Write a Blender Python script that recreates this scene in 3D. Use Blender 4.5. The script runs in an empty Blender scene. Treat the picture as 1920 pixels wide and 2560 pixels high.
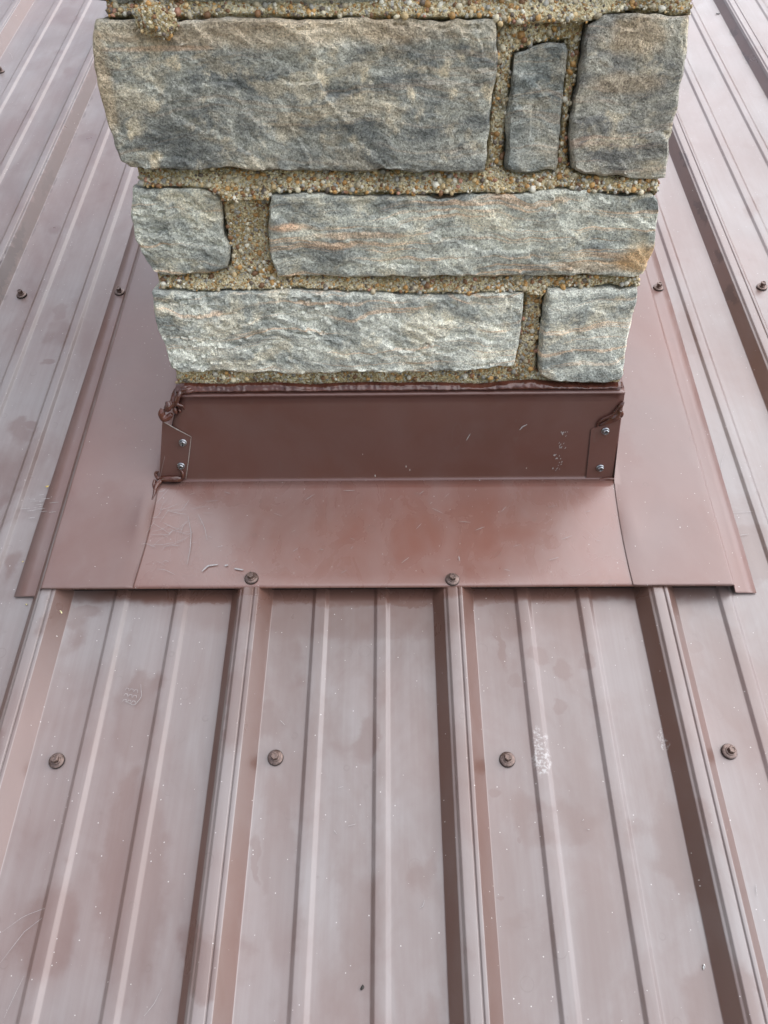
import bpy, bmesh, math, random
from mathutils import Vector, Matrix, noise

# ------------------------------------------------------------------ camera
SC = bpy.context.scene
COL = SC.collection
R = math.radians
FPX = 1922.0
PITCH, YAW, ROLL = R(36.352), R(-0.870), R(-0.881)
PHI = R(18.749)                       # roof pitch, about 4 in 12
HCAM = 0.7733                         # camera above the pan of the roof
CAM = Vector((0.0, 0.0, 5.0))

fw = Vector((math.sin(YAW) * math.cos(PITCH), math.cos(YAW) * math.cos(PITCH), -math.sin(PITCH)))
r0 = Vector((math.cos(YAW), -math.sin(YAW), 0.0))
u0 = r0.cross(fw)
rt = r0 * math.cos(ROLL) + u0 * math.sin(ROLL)
up = -r0 * math.sin(ROLL) + u0 * math.cos(ROLL)
cd = bpy.data.cameras.new('camera')
co = bpy.data.objects.new('camera', cd)
COL.objects.link(co)
m3 = Matrix((rt, up, -fw)).transposed()
co.matrix_world = Matrix.Translation(CAM) @ m3.to_4x4()
cd.sensor_fit = 'HORIZONTAL'
cd.sensor_width = 36.0
cd.lens = 36.0 * FPX / 1920.0
cd.clip_start = 0.02
cd.clip_end = 2000.0
SC.camera = co

# ------------------------------------------------------------------ light
SUN_EL, SUN_AZ = R(56), R(70)         # azimuth from +Y towards +X (uphill is +Y)
wd = bpy.data.worlds.new('World')
SC.world = wd
wd.use_nodes = True
wn = wd.node_tree
for n in list(wn.nodes):
    wn.nodes.remove(n)
sky = wn.nodes.new('ShaderNodeTexSky')
sky.sky_type = 'NISHITA'
sky.sun_disc = False
sky.sun_elevation = SUN_EL
sky.sun_rotation = SUN_AZ
sky.air_density = 1.0
sky.dust_density = 0.6
sky.ozone_density = 1.0
hs = wn.nodes.new('ShaderNodeHueSaturation')
hs.inputs['Saturation'].default_value = 0.40
bg = wn.nodes.new('ShaderNodeBackground')
bg.inputs['Strength'].default_value = 0.15
wo = wn.nodes.new('ShaderNodeOutputWorld')
wn.links.new(sky.outputs[0], hs.inputs['Color'])
wn.links.new(hs.outputs[0], bg.inputs['Color'])
wn.links.new(bg.outputs[0], wo.inputs['Surface'])
sd = bpy.data.lights.new('sun', 'SUN')
sd.energy = 1.2
sd.angle = R(100)
sd.color = (1.0, 0.975, 0.94)
so = bpy.data.objects.new('sun', sd)
COL.objects.link(so)
sv = Vector((math.sin(SUN_AZ) * math.cos(SUN_EL), math.cos(SUN_AZ) * math.cos(SUN_EL), math.sin(SUN_EL)))
so.rotation_euler = sv.to_track_quat('Z', 'Y').to_euler()
so.location = (3, 1, 12)
SC.view_settings.view_transform = 'Standard'
SC.view_settings.look = 'None'
SC.view_settings.exposure = 1.70
SC.view_settings.gamma = 1.0
SC.view_settings.use_curve_mapping = False
SC.render.engine = 'CYCLES'
SC.cycles.max_bounces = 6
SC.cycles.diffuse_bounces = 3
SC.cycles.glossy_bounces = 3

# ------------------------------------------------------------------ places
EU = Vector((1, 0, 0))
EV = Vector((0, math.cos(PHI), math.sin(PHI)))
EN = Vector((0, -math.sin(PHI), math.cos(PHI)))
ORG = CAM - EN * HCAM


def ray(x, y):
    return fw + rt * ((x - 960.0) / FPX) + up * ((1280.0 - y) / FPX)


def on_roof(x, y, w=0.0):
    """measured photo point -> (u, v) on the plane w above the roof pan"""
    d = ray(x, y)
    p = CAM + d * (-(HCAM - w) / EN.dot(d)) - ORG
    return p.dot(EU), p.dot(EV)


def on_front(x, y, Y):
    """measured photo point -> (X, Z) on the upright plane at Y"""
    d = ray(x, y)
    p = CAM + d * (Y / d.y)
    return p.x, p.z


def roof_world(u, v, w):
    return ORG + EU * u + EV * v + EN * w


ROOFM = Matrix.Translation(ORG) @ Matrix.Rotation(PHI, 4, 'X')

# ------------------------------------------------------------------ helpers


def empty(name, mat, label, cat, kind=None, group=None):
    o = bpy.data.objects.new(name, None)
    COL.objects.link(o)
    o.matrix_world = mat
    o.empty_display_size = 0.1
    o['label'] = label
    o['category'] = cat
    if kind:
        o['kind'] = kind
    if group:
        o['group'] = group
    return o


def mesh(name, V, F, mat, parent=None, smooth=True, angle=None, mats=None, fm=None):
    me = bpy.data.meshes.new(name)
    me.from_pydata([tuple(v) for v in V], [], F)
    for m in (mats or [mat]):
        me.materials.append(m)
    if fm:
        me.polygons.foreach_set('material_index', fm)
    if smooth:
        me.polygons.foreach_set('use_smooth', [True] * len(me.polygons))
        if angle:
            me.set_sharp_from_angle(angle=R(angle))
    me.update()
    o = bpy.data.objects.new(name, me)
    COL.objects.link(o)
    if parent:
        o.parent = parent
    return o


def wmesh(name, V, F, mat, parent, inv, **k):
    return mesh(name, [inv @ Vector(v) for v in V], F, mat, parent, **k)


def rounded(pts, rad, seg=3):
    """polyline with its inner corners rounded"""
    out = [pts[0]]
    for i in range(1, len(pts) - 1):
        a, b, c = Vector(pts[i - 1]), Vector(pts[i]), Vector(pts[i + 1])
        l1, l2 = (a - b).length, (c - b).length
        t = min(rad, l1 * .45, l2 * .45)
        p, q = b + (a - b).normalized() * t, b + (c - b).normalized() * t
        for k in range(seg + 1):
            s = k / seg
            out.append(tuple(p * (1 - s) ** 2 + b * 2 * s * (1 - s) + q * s * s))
    out.append(pts[-1])
    return out


def grid_faces(nu, nv):
    return [(j * nu + i, j * nu + i + 1, (j + 1) * nu + i + 1, (j + 1) * nu + i)
            for j in range(nv - 1) for i in range(nu - 1)]


def fr(p, o=4):
    return noise.fractal(p, 1.0, 2.0, o)


# ------------------------------------------------------------------ materials
class NT:
    def __init__(s, name):
        s.m = bpy.data.materials.new(name)
        s.m.use_nodes = True
        s.t = s.m.node_tree
        s.b = s.t.nodes['Principled BSDF']

    def n(s, kind, **k):
        nd = s.t.nodes.new('ShaderNode' + kind)
        for a, v in k.items():
            setattr(nd, a, v)
        return nd

    def put(s, sock, v):
        if hasattr(v, 'is_linked') or hasattr(v, 'links'):
            s.t.links.new(v, sock)
        else:
            sock.default_value = v

    def coords(s, which='Object'):
        return s.n('TexCoord').outputs[which]

    def mapping(s, vec, scale=(1, 1, 1), loc=(0, 0, 0), rot=(0, 0, 0)):
        nd = s.n('Mapping')
        s.put(nd.inputs['Vector'], vec)
        nd.inputs['Scale'].default_value = scale
        s.put(nd.inputs['Location'], loc)
        nd.inputs['Rotation'].default_value = rot
        return nd.outputs[0]

    def noise(s, vec, scale, detail=4, rough=.55, dist=0.0, col=False):
        nd = s.n('TexNoise')
        s.put(nd.inputs['Vector'], vec)
        nd.inputs['Scale'].default_value = scale
        nd.inputs['Detail'].default_value = detail
        nd.inputs['Roughness'].default_value = rough
        nd.inputs['Distortion'].default_value = dist
        return nd.outputs['Color' if col else 'Fac']

    def vor(s, vec, scale, feature='F1', out='Distance', rnd=1.0):
        nd = s.n('TexVoronoi', feature=feature)
        s.put(nd.inputs['Vector'], vec)
        nd.inputs['Scale'].default_value = scale
        nd.inputs['Randomness'].default_value = rnd
        return nd.outputs[out]

    def map(s, v, a, b, c=0.0, d=1.0, smooth=True):
        nd = s.n('MapRange')
        if smooth:
            nd.interpolation_type = 'SMOOTHSTEP'
        s.put(nd.inputs[0], v)
        for i, q in enumerate((a, b, c, d)):
            nd.inputs[i + 1].default_value = q
        return nd.outputs[0]

    def math(s, op, a, b=0.0):
        nd = s.n('Math', operation=op)
        s.put(nd.inputs[0], a)
        s.put(nd.inputs[1], b)
        return nd.outputs[0]

    def mix(s, f, a, b, mode='MIX'):
        nd = s.n('Mix', data_type='RGBA', blend_type=mode)
        s.put(nd.inputs[0], f)
        for i, v in ((6, a), (7, b)):
            if isinstance(v, tuple) and len(v) == 3:
                v = v + (1.0,)
            s.put(nd.inputs[i], v)
        return nd.outputs[2]

    def bump(s, h, strength, dist, normal=None):
        nd = s.n('Bump')
        nd.inputs['Strength'].default_value = strength
        nd.inputs['Distance'].default_value = dist
        s.put(nd.inputs['Height'], h)
        if normal is not None:
            s.put(nd.inputs['Normal'], normal)
        return nd.outputs[0]

    def set(s, **k):
        for a, v in k.items():
            a = a.replace('_', ' ')
            if isinstance(v, tuple) and len(v) == 3:
                v = v + (1.0,)
            s.put(s.b.inputs[a], v)
        return s.m


def ellipse(t, vec, u, v, a, b, rot=0.0):
    """1 inside a ragged ellipse lying on the sheet, 0 outside"""
    mp = t.n('Mapping', vector_type='TEXTURE')
    t.put(mp.inputs['Vector'], vec)
    mp.inputs['Location'].default_value = (u, v, 0)
    mp.inputs['Rotation'].default_value = (0, 0, rot)
    mp.inputs['Scale'].default_value = (a, b, 1000)
    ln = t.n('VectorMath', operation='LENGTH')
    t.put(ln.inputs[0], mp.outputs[0])
    return t.map(ln.outputs['Value'], .70, 1.12, 1.0, 0.0)


BROWN = (0.108, 0.057, 0.044)
FILM = (0.275, 0.258, 0.252)


def paint(name, base, film, lo, hi, rough=.30, spec=.9, coat=.5, streak=True, patches=(), chalk=(), washed=False, blot=.55, wet_shade=()):
    """weathered brown paint on sheet metal: dusty film, rain marks, scratches, wiped spots, painted-in shade"""
    t = NT(name)
    P = t.coords()
    big = t.noise(t.mapping(P, (1.0, .45, 1.0)), 5.0, 5, .6, .8)
    mid = t.noise(t.mapping(P, (1.0, .6, 1.0), (3.1, 7.7, 0)), 22.0, 4, .6, .6)
    f = t.math('ADD', t.math('MULTIPLY', big, .7), t.math('MULTIPLY', mid, .3))
    film_f = t.map(f, .36, .60, lo, hi)
    # dried rain rings
    v1 = t.vor(t.mapping(P, (1, 1, .01)), 42.0, out='Distance')
    v1c = t.n('SeparateColor')
    t.put(v1c.inputs[0], t.vor(t.mapping(P, (1, 1, .01)), 42.0, out='Color'))
    rr = t.math('MULTIPLY', v1c.outputs[1], .30)
    ring = t.math('ABSOLUTE', t.math('SUBTRACT', v1, rr))
    ring = t.map(ring, .0, .035, 1.0, 0.0)
    ring = t.math('MULTIPLY', ring, t.map(v1c.outputs[0], .55, .6))
    ring = t.math('MULTIPLY', ring, t.map(t.noise(P, 60, 2), .4, .6))
    # wiped / clean blotches with sharp dried edges, and the shade painted in by patches
    wob = t.n('VectorMath', operation='ADD')
    nz = t.n('VectorMath', operation='SCALE')
    sb = t.n('VectorMath', operation='SUBTRACT')
    t.put(sb.inputs[0], t.noise(P, 45.0, 3, .6, 0, True))
    sb.inputs[1].default_value = (.5, .5, .5)
    t.put(nz.inputs[0], sb.outputs[0])
    nz.inputs['Scale'].default_value = .022
    t.put(wob.inputs[0], P)
    t.put(wob.inputs[1], nz.outputs[0])
    W = wob.outputs[0]
    bl = t.map(t.noise(t.mapping(W, (1, .7, 1), (11, 4, 0)), 13.0, 2, .5), .60, .68)
    bl = t.math('MULTIPLY', bl, blot)
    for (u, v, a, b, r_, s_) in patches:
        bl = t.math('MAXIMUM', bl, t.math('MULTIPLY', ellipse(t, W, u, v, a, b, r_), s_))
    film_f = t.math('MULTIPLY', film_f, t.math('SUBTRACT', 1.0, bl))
    if streak:
        st = t.noise(t.mapping(P, (160, 5, 1)), 1.0, 3, .6)
        film_f = t.math('MULTIPLY', film_f, t.map(st, .3, .7, .88, 1.06))
    if washed:                                     # rain keeps the steep flanks of the ribs free of dust
        wa = t.n('Attribute', attribute_name='washed').outputs['Fac']
        film_f = t.math('MULTIPLY', film_f, t.math('SUBTRACT', 1.0, t.math('MULTIPLY', wa, t.map(mid, .3, .7, 1.0, .85))))
    col = t.mix(film_f, base, film)
    tint = t.noise(P, 3.0, 3)
    col = t.mix(t.map(tint, .35, .7, 0, .35), col, (base[0] * 1.5, base[1] * 1.15, base[2] * 1.0))
    col = t.mix(t.math('MULTIPLY', ring, .30), col, (0.11, 0.075, 0.062))
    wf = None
    for (u, v, a, b, f_) in wet_shade:                    # dirty water on the rib flanks, and chimney shade painted over one flank
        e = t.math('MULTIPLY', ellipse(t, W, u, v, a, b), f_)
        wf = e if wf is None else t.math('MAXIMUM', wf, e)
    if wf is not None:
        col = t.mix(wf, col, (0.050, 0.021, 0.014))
    # white grit
    g = t.vor(t.mapping(P, (1, 1, .01)), 210.0)
    gc = t.n('SeparateColor')
    t.put(gc.inputs[0], t.vor(t.mapping(P, (1, 1, .01)), 210.0, out='Color'))
    g = t.math('MULTIPLY', t.math('LESS_THAN', g, t.math('MULTIPLY', gc.outputs[0], .13)), t.map(gc.outputs[2], .955, .965))
    col = t.mix(t.math('MULTIPLY', g, .7), col, (0.55, 0.51, 0.48))
    ck = None
    for (u, v, a, b, r_) in chalk:
        e = t.math('MULTIPLY', ellipse(t, W, u, v, a, b, r_), t.map(t.noise(P, 230, 5, .75), .46, .62))
        ck = e if ck is None else t.math('MAXIMUM', ck, e)
    if ck is not None:
        col = t.mix(t.math('MULTIPLY', ck, .42), col, (0.58, 0.57, 0.55))
    ro = t.math('ADD', t.map(mid, .3, .7, rough - .05, rough + .06), t.math('MULTIPLY', film_f, .10))
    ro = t.math('SUBTRACT', ro, t.math('MULTIPLY', bl, .06))
    bp = t.bump(t.noise(P, 900, 2), .10, .0004)
    bp = t.bump(t.noise(P, 26, 3), .25, .0012, bp)
    t.set(Base_Color=col, Roughness=ro, Specular_IOR_Level=spec, Coat_Weight=coat, Coat_Roughness=rough * .8, Normal=bp)
    return t.m


def plain(name, col, rough=.4, metal=0.0, spec=.5, var=.25, scale=300, bump=.1):
    t = NT(name)
    P = t.coords()
    nz = t.noise(P, scale, 4, .6)
    c = t.mix(t.map(nz, .3, .7, 0, 1), tuple(x * (1 - var) for x in col), tuple(min(1, x * (1 + var)) for x in col))
    t.set(Base_Color=c, Roughness=t.map(nz, .3, .7, rough * .85, rough * 1.15), Metallic=metal, Specular_IOR_Level=spec,
          Normal=t.bump(nz, bump, .0005))
    return t.m


def stone_mat(name, dark, light, buff, fbuff, orange, forange, blotch=0.0, gain=1.6, spots=()):
    """gritty split sandstone with bedding, rust bands and grey-blue weathering"""
    t = NT(name)
    rnd = t.n('ObjectInfo').outputs['Random']
    off = t.n('CombineXYZ')
    t.put(off.inputs[0], t.math('MULTIPLY', rnd, 37.0))
    t.put(off.inputs[1], t.math('MULTIPLY', rnd, 11.0))
    t.put(off.inputs[2], t.math('MULTIPLY', rnd, 23.0))
    P = t.mapping(t.coords(), loc=off.outputs[0])
    warp = t.n('VectorMath', operation='ADD')
    ws = t.n('VectorMath', operation='SCALE')
    t.put(ws.inputs[0], t.noise(P, 9.0, 3, .5, 0, True))
    ws.inputs['Scale'].default_value = .05
    t.put(warp.inputs[0], P)
    t.put(warp.inputs[1], ws.outputs[0])
    Q = warp.outputs[0]
    bed = t.mapping(Q, (1.0, 1.0, 6.0), rot=(0, R(2.5), 0))
    n1 = t.noise(bed, 7.0, 5, .65, .3)
    n2 = t.noise(t.mapping(Q, (1, 1, 1.4)), 17.0, 6, .70)
    m = t.math('ADD', t.math('MULTIPLY', n1, .5), t.math('MULTIPLY', n2, .5))
    col = t.mix(t.map(m, .40, .60), dark, light)
    b = t.map(t.noise(t.mapping(Q, (1, 1, 1.5), (5, 5, 5)), 24.0, 4, .65), .50, .63)
    col = t.mix(t.math('MULTIPLY', b, fbuff), col, buff)
    o = t.map(t.noise(t.mapping(bed, (.5, .5, 2.6), (8, 1, 3)), 9.0, 4, .65), .55, .66)
    col = t.mix(t.math('MULTIPLY', o, forange), col, orange)
    if blotch:
        lb = t.map(t.vor(W_(t, Q), 36.0), .15, .36, 1, 0)
        lb = t.math('MULTIPLY', lb, t.map(n2, .46, .56))
        col = t.mix(t.math('MULTIPLY', lb, blotch), col, tuple(x * 1.15 for x in buff))
        dk = t.map(t.noise(t.mapping(Q, (1, 1, 1.2), (9, 9, 1)), 9.0, 4, .65), .52, .64)
        col = t.mix(t.math('MULTIPLY', dk, blotch * .55), col, tuple(x * .72 for x in dark))
    for (x, z_, rx, rz, c_, f_) in spots:          # rust and buff staining where this block has it
        mp = t.n('Mapping', vector_type='TEXTURE')
        t.put(mp.inputs['Vector'], t.coords())
        mp.inputs['Location'].default_value = (x, 0, z_)
        mp.inputs['Scale'].default_value = (rx, 1000, rz)
        ln = t.n('VectorMath', operation='LENGTH')
        t.put(ln.inputs[0], mp.outputs[0])
        e = t.math('ADD', ln.outputs['Value'], t.math('MULTIPLY', t.math('SUBTRACT', n2, .5), 1.6))
        col = t.mix(t.map(e, .45, 1.1, f_, 0.0), col, c_)
    # salt and pepper grain
    g1 = t.noise(P, 420.0, 3, .75)
    g2 = t.noise(P, 950.0, 2, .7)
    gv = t.n('SeparateColor')
    t.put(gv.inputs[0], t.vor(P, 720.0, out='Color'))
    gr = t.math('ADD', t.math('MULTIPLY', t.math('ADD', t.math('MULTIPLY', g1, .6), t.math('MULTIPLY', g2, .4)), .80), t.math('MULTIPLY', gv.outputs[0], .20))
    col = t.mix(1.0, col, t.mixgray(t.map(gr, .30, .70, 0.38 * gain, 1.66 * gain, False), (1, .975, .90)), 'MULTIPLY')
    chip = t.noise(t.mapping(Q, (1, 1, 1.6)), 80.0, 5, .68)
    h = t.math('ADD', t.math('MULTIPLY', gr, .55), t.math('MULTIPLY', chip, 1.0))
    bp = t.bump(h, 1.0, .0055)
    t.set(Base_Color=col, Roughness=.88, Specular_IOR_Level=.25, Normal=bp)
    return t.m


def W_(t, vec):
    a = t.n('VectorMath', operation='ADD')
    s = t.n('VectorMath', operation='SCALE')
    t.put(s.inputs[0], t.noise(vec, 60.0, 2, .5, 0, True))
    s.inputs['Scale'].default_value = .02
    t.put(a.inputs[0], vec)
    t.put(a.inputs[1], s.outputs[0])
    return a.outputs[0]


def mixgray(s, v, tint=(1, 1, 1)):
    c = s.n('CombineColor')
    for i in range(3):
        s.put(c.inputs[i], v if tint[i] == 1 else s.math('MULTIPLY', v, tint[i]))
    return c.outputs[0]


NT.mixgray = mixgray


def mortar_mat():
    t = NT('mortar')
    P = t.coords()
    n = t.noise(P, 30, 4, .6)
    col = t.mix(t.map(n, .35, .65), (0.42, 0.325, 0.17), (0.70, 0.59, 0.37))
    dk = t.map(t.noise(t.mapping(P, loc=(4, 4, 4)), 14, 4, .65), .52, .68)
    col = t.mix(t.math('MULTIPLY', dk, .7), col, (0.10, 0.088, 0.065))
    g = t.noise(P, 520, 3, .8)
    col = t.mix(1.0, col, t.mixgray(t.map(g, .34, .66, .45, 1.5, False)), 'MULTIPLY')
    gc = t.n('SeparateColor')
    t.put(gc.inputs[0], t.vor(P, 520, out='Color'))
    col = t.mix(t.map(gc.outputs[0], .78, .8, 0, .8), col, (0.30, 0.17, 0.06))
    col = t.mix(t.map(gc.outputs[1], .80, .82, 0, .8), col, (0.62, 0.58, 0.47))
    h = t.math('ADD', g, t.math('MULTIPLY', t.vor(P, 420), -.8))
    t.set(Base_Color=col, Roughness=.92, Specular_IOR_Level=.25, Normal=t.bump(h, .9, .003))
    return t.m


def pebble_mat():
    t = NT('pebble')
    a = t.n('Attribute', attribute_name='tone')
    P = t.coords()
    g = t.map(t.noise(P, 700, 3, .7), .3, .7, .75, 1.2, False)
    col = t.mix(1.0, a.outputs['Color'], t.mixgray(g), 'MULTIPLY')
    t.set(Base_Color=col, Roughness=.5, Specular_IOR_Level=.45, Normal=t.bump(t.noise(P, 900, 2), .3, .001))
    return t.m


def sealant_mat():
    t = NT('sealant')
    P = t.coords()
    n = t.noise(P, 60, 3)
    col = t.mix(t.map(n, .35, .65), (0.060, 0.020, 0.013), (0.10, 0.033, 0.021))
    t.set(Base_Color=col, Roughness=t.map(n, .3, .7, .06, .16), Specular_IOR_Level=.5, Coat_Weight=.0,
          Coat_Roughness=.1, Normal=t.bump(t.noise(P, 160, 3), .25, .0015))
    return t.m


M = {}
M['flash'] = paint('flashing_paint', (0.150, 0.064, 0.047), (0.275, 0.25, 0.24), .03, .26, rough=.26, spec=.60, coat=.35, streak=False, blot=.5)
M['side'] = paint('side_flashing_paint', (0.135, 0.066, 0.052), (0.26, 0.235, 0.23), .08, .30, rough=.36, spec=.5, coat=.20, streak=False, blot=.3)
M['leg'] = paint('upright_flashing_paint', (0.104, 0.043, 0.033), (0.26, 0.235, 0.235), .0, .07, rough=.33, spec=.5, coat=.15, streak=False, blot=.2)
M['seal'] = sealant_mat()
M['screw'] = plain('painted_screw', (0.13, 0.085, 0.07), .32, .45, .6, .35, 500, .2)
M['rubber'] = plain('rubber_washer', (0.02, 0.018, 0.017), .7, 0, .3)
M['zinc'] = plain('zinc_screw', (0.36, 0.36, 0.37), .36, 1.0, .5, .3, 600, .15)
M['bare'] = plain('bare_metal_edge', (0.55, 0.50, 0.47), .45, .6, .5, .2, 500, .1)
M['chalk'] = plain('chalky_scuff', (0.33, 0.30, 0.29), .75, 0, .3, .25, 700, .2)
M['mortar'] = mortar_mat()
M['pebble'] = pebble_mat()
M['concrete'] = plain('concrete', (0.36, 0.35, 0.32), .9, 0, .25, .3, 40, .6)
M['clay'] = plain('flue_clay', (0.35, 0.16, 0.09), .8, 0, .3, .25, 60, .4)
M['ground'] = plain('lawn_ground', (0.07, 0.09, 0.035), .95, 0, .2, .45, 3, .4)
M['trim'] = plain('trim_board', (0.12, 0.06, 0.045), .5, 0, .5, .15, 40, .1)
M['siding'] = plain('wall_paint', (0.55, 0.5, 0.42), .6, 0, .4, .08, 20, .1)
GREY_D, GREY_L = (0.135, 0.145, 0.145), (0.30, 0.305, 0.285)
BUFF, ORNG = (0.42, 0.355, 0.265), (0.44, 0.27, 0.16)
M['stoneA'] = stone_mat('stone_grey_buff', (0.105, 0.108, 0.105), (0.31, 0.305, 0.27), BUFF, .55, (0.38, 0.25, 0.16), .25, .8)
M['stoneB'] = stone_mat('stone_blue_grey', (0.115, 0.125, 0.125), (0.30, 0.30, 0.28), BUFF, .30, ORNG, .2, .3)
M['stoneC'] = stone_mat('stone_tan_grey', (0.12, 0.118, 0.115), (0.31, 0.295, 0.26), BUFF, .65, (0.38, 0.25, 0.19), .5, .25)
M['stoneE'] = stone_mat('stone_pale_banded', (0.15, 0.158, 0.155), (0.41, 0.41, 0.37), (0.50, 0.44, 0.33), .45, (0.50, 0.32, 0.20), .6, .12)
M['stoneF'] = stone_mat('stone_pale_grey', (0.19, 0.20, 0.195), (0.50, 0.50, 0.46), (0.58, 0.52, 0.41), .45, (0.56, 0.38, 0.26), .55, 0)

# ------------------------------------------------------------------ ground and house below
g = mesh('ground', [(-600, -600, 0), (600, -600, 0), (600, 600, 0), (-600, 600, 0)], [(0, 1, 2, 3)], M['ground'])
g['kind'] = 'structure'
g['label'] = 'lawn far below the roof'
g['category'] = 'ground'

# ------------------------------------------------------------------ roof
S = 0.2286
LB = -0.6419
V0, VR = -2.2, 3.0
EPS_SEAM = 0.0009
RIB = [(0.0, 0.0), (0.0118, 0.0156), (0.0140, 0.0162), (0.0163, 0.0186), (0.0268, 0.0186), (0.0277, 0.0170),
       (0.0287, 0.0186), (0.0322, 0.0186), (0.0459, 0.0)]
MIN1 = [(0.0924, 0), (0.0960, 0.0027), (0.1070, 0.0027), (0.1112, 0)]
MIN2 = [(0.1623, 0), (0.1659, 0.0027), (0.1759, 0.0027), (0.1801, 0)]

up_ = lambda x, y, w=0.0: on_roof(x, y, w)
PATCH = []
for (x, y, rx, ry, s_) in ((945, 1480, 900, 40, 1.0), (985, 1525, 640, 75, .45), (1404, 1672, 26, 24, .8), (1345, 1640, 30, 22, .7), (1470, 1655, 26, 22, .7), (1010, 1565, 22, 18, .75),  # first two: lip's shade and chimney's reflection painted in as browner paint
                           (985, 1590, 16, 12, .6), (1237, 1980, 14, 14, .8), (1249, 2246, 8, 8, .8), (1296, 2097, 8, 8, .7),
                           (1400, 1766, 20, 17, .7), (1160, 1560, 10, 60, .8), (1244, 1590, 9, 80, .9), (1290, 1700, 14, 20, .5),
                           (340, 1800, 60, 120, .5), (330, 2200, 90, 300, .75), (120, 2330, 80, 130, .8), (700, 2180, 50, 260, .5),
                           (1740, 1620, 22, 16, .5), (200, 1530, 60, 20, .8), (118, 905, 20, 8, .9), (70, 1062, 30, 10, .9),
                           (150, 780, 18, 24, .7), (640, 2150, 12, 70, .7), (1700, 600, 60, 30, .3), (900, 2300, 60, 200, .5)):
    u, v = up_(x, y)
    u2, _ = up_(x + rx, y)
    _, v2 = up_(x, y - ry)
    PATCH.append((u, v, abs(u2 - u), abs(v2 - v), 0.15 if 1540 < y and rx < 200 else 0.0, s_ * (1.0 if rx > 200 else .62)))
CHALK = []
for (x, y, rx, ry) in ((1350, 1880, 24, 62), (1655, 1845, 8, 26)):
    u, v = up_(x, y)
    u2, _ = up_(x + rx, y)
    _, v2 = up_(x, y - ry)
    CHALK.append((u, v, abs(u2 - u), abs(v2 - v), 0.0))
WET_SHADE = []
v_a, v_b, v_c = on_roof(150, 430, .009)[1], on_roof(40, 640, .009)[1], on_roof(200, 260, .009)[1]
WET_SHADE.append((LB + .0395, (v_a + v_c) / 2, .0085, .62, .50))  # chimney's shade painted along the whole flank
WET_SHADE.append((LB + .0372, v_b - .05, .0060, .16, .80))
WET_SHADE.append((LB + .0400, v_a - .03, .0045, .05, .70))
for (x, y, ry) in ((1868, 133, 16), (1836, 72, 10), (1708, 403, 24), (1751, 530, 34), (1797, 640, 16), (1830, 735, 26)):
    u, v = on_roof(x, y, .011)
    WET_SHADE.append((u, v, .0045, abs(on_roof(x, y - ry, .011)[1] - v), .60))
M['roof'] = paint('roof_paint', BROWN, FILM, .20, .63, rough=.34, spec=.62, coat=.30, washed=True, wet_shade=WET_SHADE, patches=PATCH, chalk=CHALK)

roof = empty('metal_roof', ROOFM, 'brown ribbed metal roof sloping up around the stone chimney', 'roof', 'structure')

vs = []
v = V0
while v < VR + 1e-6:
    vs.append(v)
    v += .03 if -.45 < v < 1.9 else .13
vs[-1] = VR


def panel_profile(k0, k1):
    pts = []
    for k in range(k0, k1 + 1):
        x = LB + k * S
        e = EPS_SEAM if k == k0 else 0.0
        if k == k0:                              # lap over the neighbour's last rib
            pts += [(x + .0092, .0138), (x + .0120, .0163 + e), (x + .0140, .0166 + e), (x + .0163, .0186 + e)]
            pts += [(x + a + (e if a > .03 else 0), b + e) for a, b in RIB[4:-1]]
            pts += [(x + RIB[-1][0] + e, 0.0)]
        elif k == k1:
            pts += [(x + a, b) for a, b in RIB[:5]]
            break
        else:
            pts += [(x + a, b) for a, b in RIB]
        # pan with its two small stiffening ribs, extra points for the oil-canning
        pts += [(x + .069, 0.0)]
        pts += [(x + a, b) for a, b in MIN1]
        pts += [(x + .125, 0.0), (x + .1366, 0.0), (x + .149, 0.0)]
        pts += [(x + a, b) for a, b in MIN2]
        pts += [(x + .192, 0.0), (x + .204, 0.0), (x + .216, 0.0)]
    return pts


def build_panel(k0, k1):
    pr = rounded(panel_profile(k0, k1), .0009, 3)
    V = []
    for v in vs:
        for (u, w) in pr:
            ph = (u - LB) / S % 1.0
            pan = 1.0 if .21 < ph else 0.3
            d = fr(Vector((u * 6, v * 2.6, 3.3)), 2) * .0007 * pan + noise.noise(Vector((u * 25, v * 6, 1))) * .00012
            V.append((u + noise.noise(Vector((k0, v * .8, 7))) * .0008, v, w + d))
    o = mesh('roof_panel', V, grid_faces(len(pr), len(vs)), M['roof'], roof, angle=60)
    wl = [0.0] * len(pr)
    for i in range(len(pr) - 1):
        if abs(pr[i + 1][1] - pr[i][1]) > .008:
            wl[i] = wl[i + 1] = 1.0
    o.data.attributes.new('washed', 'FLOAT', 'POINT').data.foreach_set('value', wl * len(vs))
    return o


panels = {}
for k0 in (-10, -6, -2, 2, 6, 10):
    panels[k0] = build_panel(k0, k0 + 4)


def panel_at(u):
    k = math.floor((u - LB) / S)
    for k0 in panels:
        if k0 <= k < k0 + 4:
            return panels[k0]
    return panels[10]


# hex head roofing screw with a domed steel cap washer on a rubber seal
def lathe(prof, n=24):
    V, F = [], []
    for r_, z in prof:
        for i in range(n):
            a = 2 * math.pi * i / n
            V.append((r_ * math.cos(a), r_ * math.sin(a), z))
    for j in range(len(prof) - 1):
        for i in range(n):
            F.append((j * n + i, j * n + (i + 1) % n, (j + 1) * n + (i + 1) % n, (j + 1) * n + i))
    return V, F


def join(parts):
    V, F, fm = [], [], []
    for (v, f, mi) in parts:
        b = len(V)
        V += v
        F += [tuple(i + b for i in q) for q in f]
        fm += [mi] * len(f)
    return V, F, fm


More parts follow.
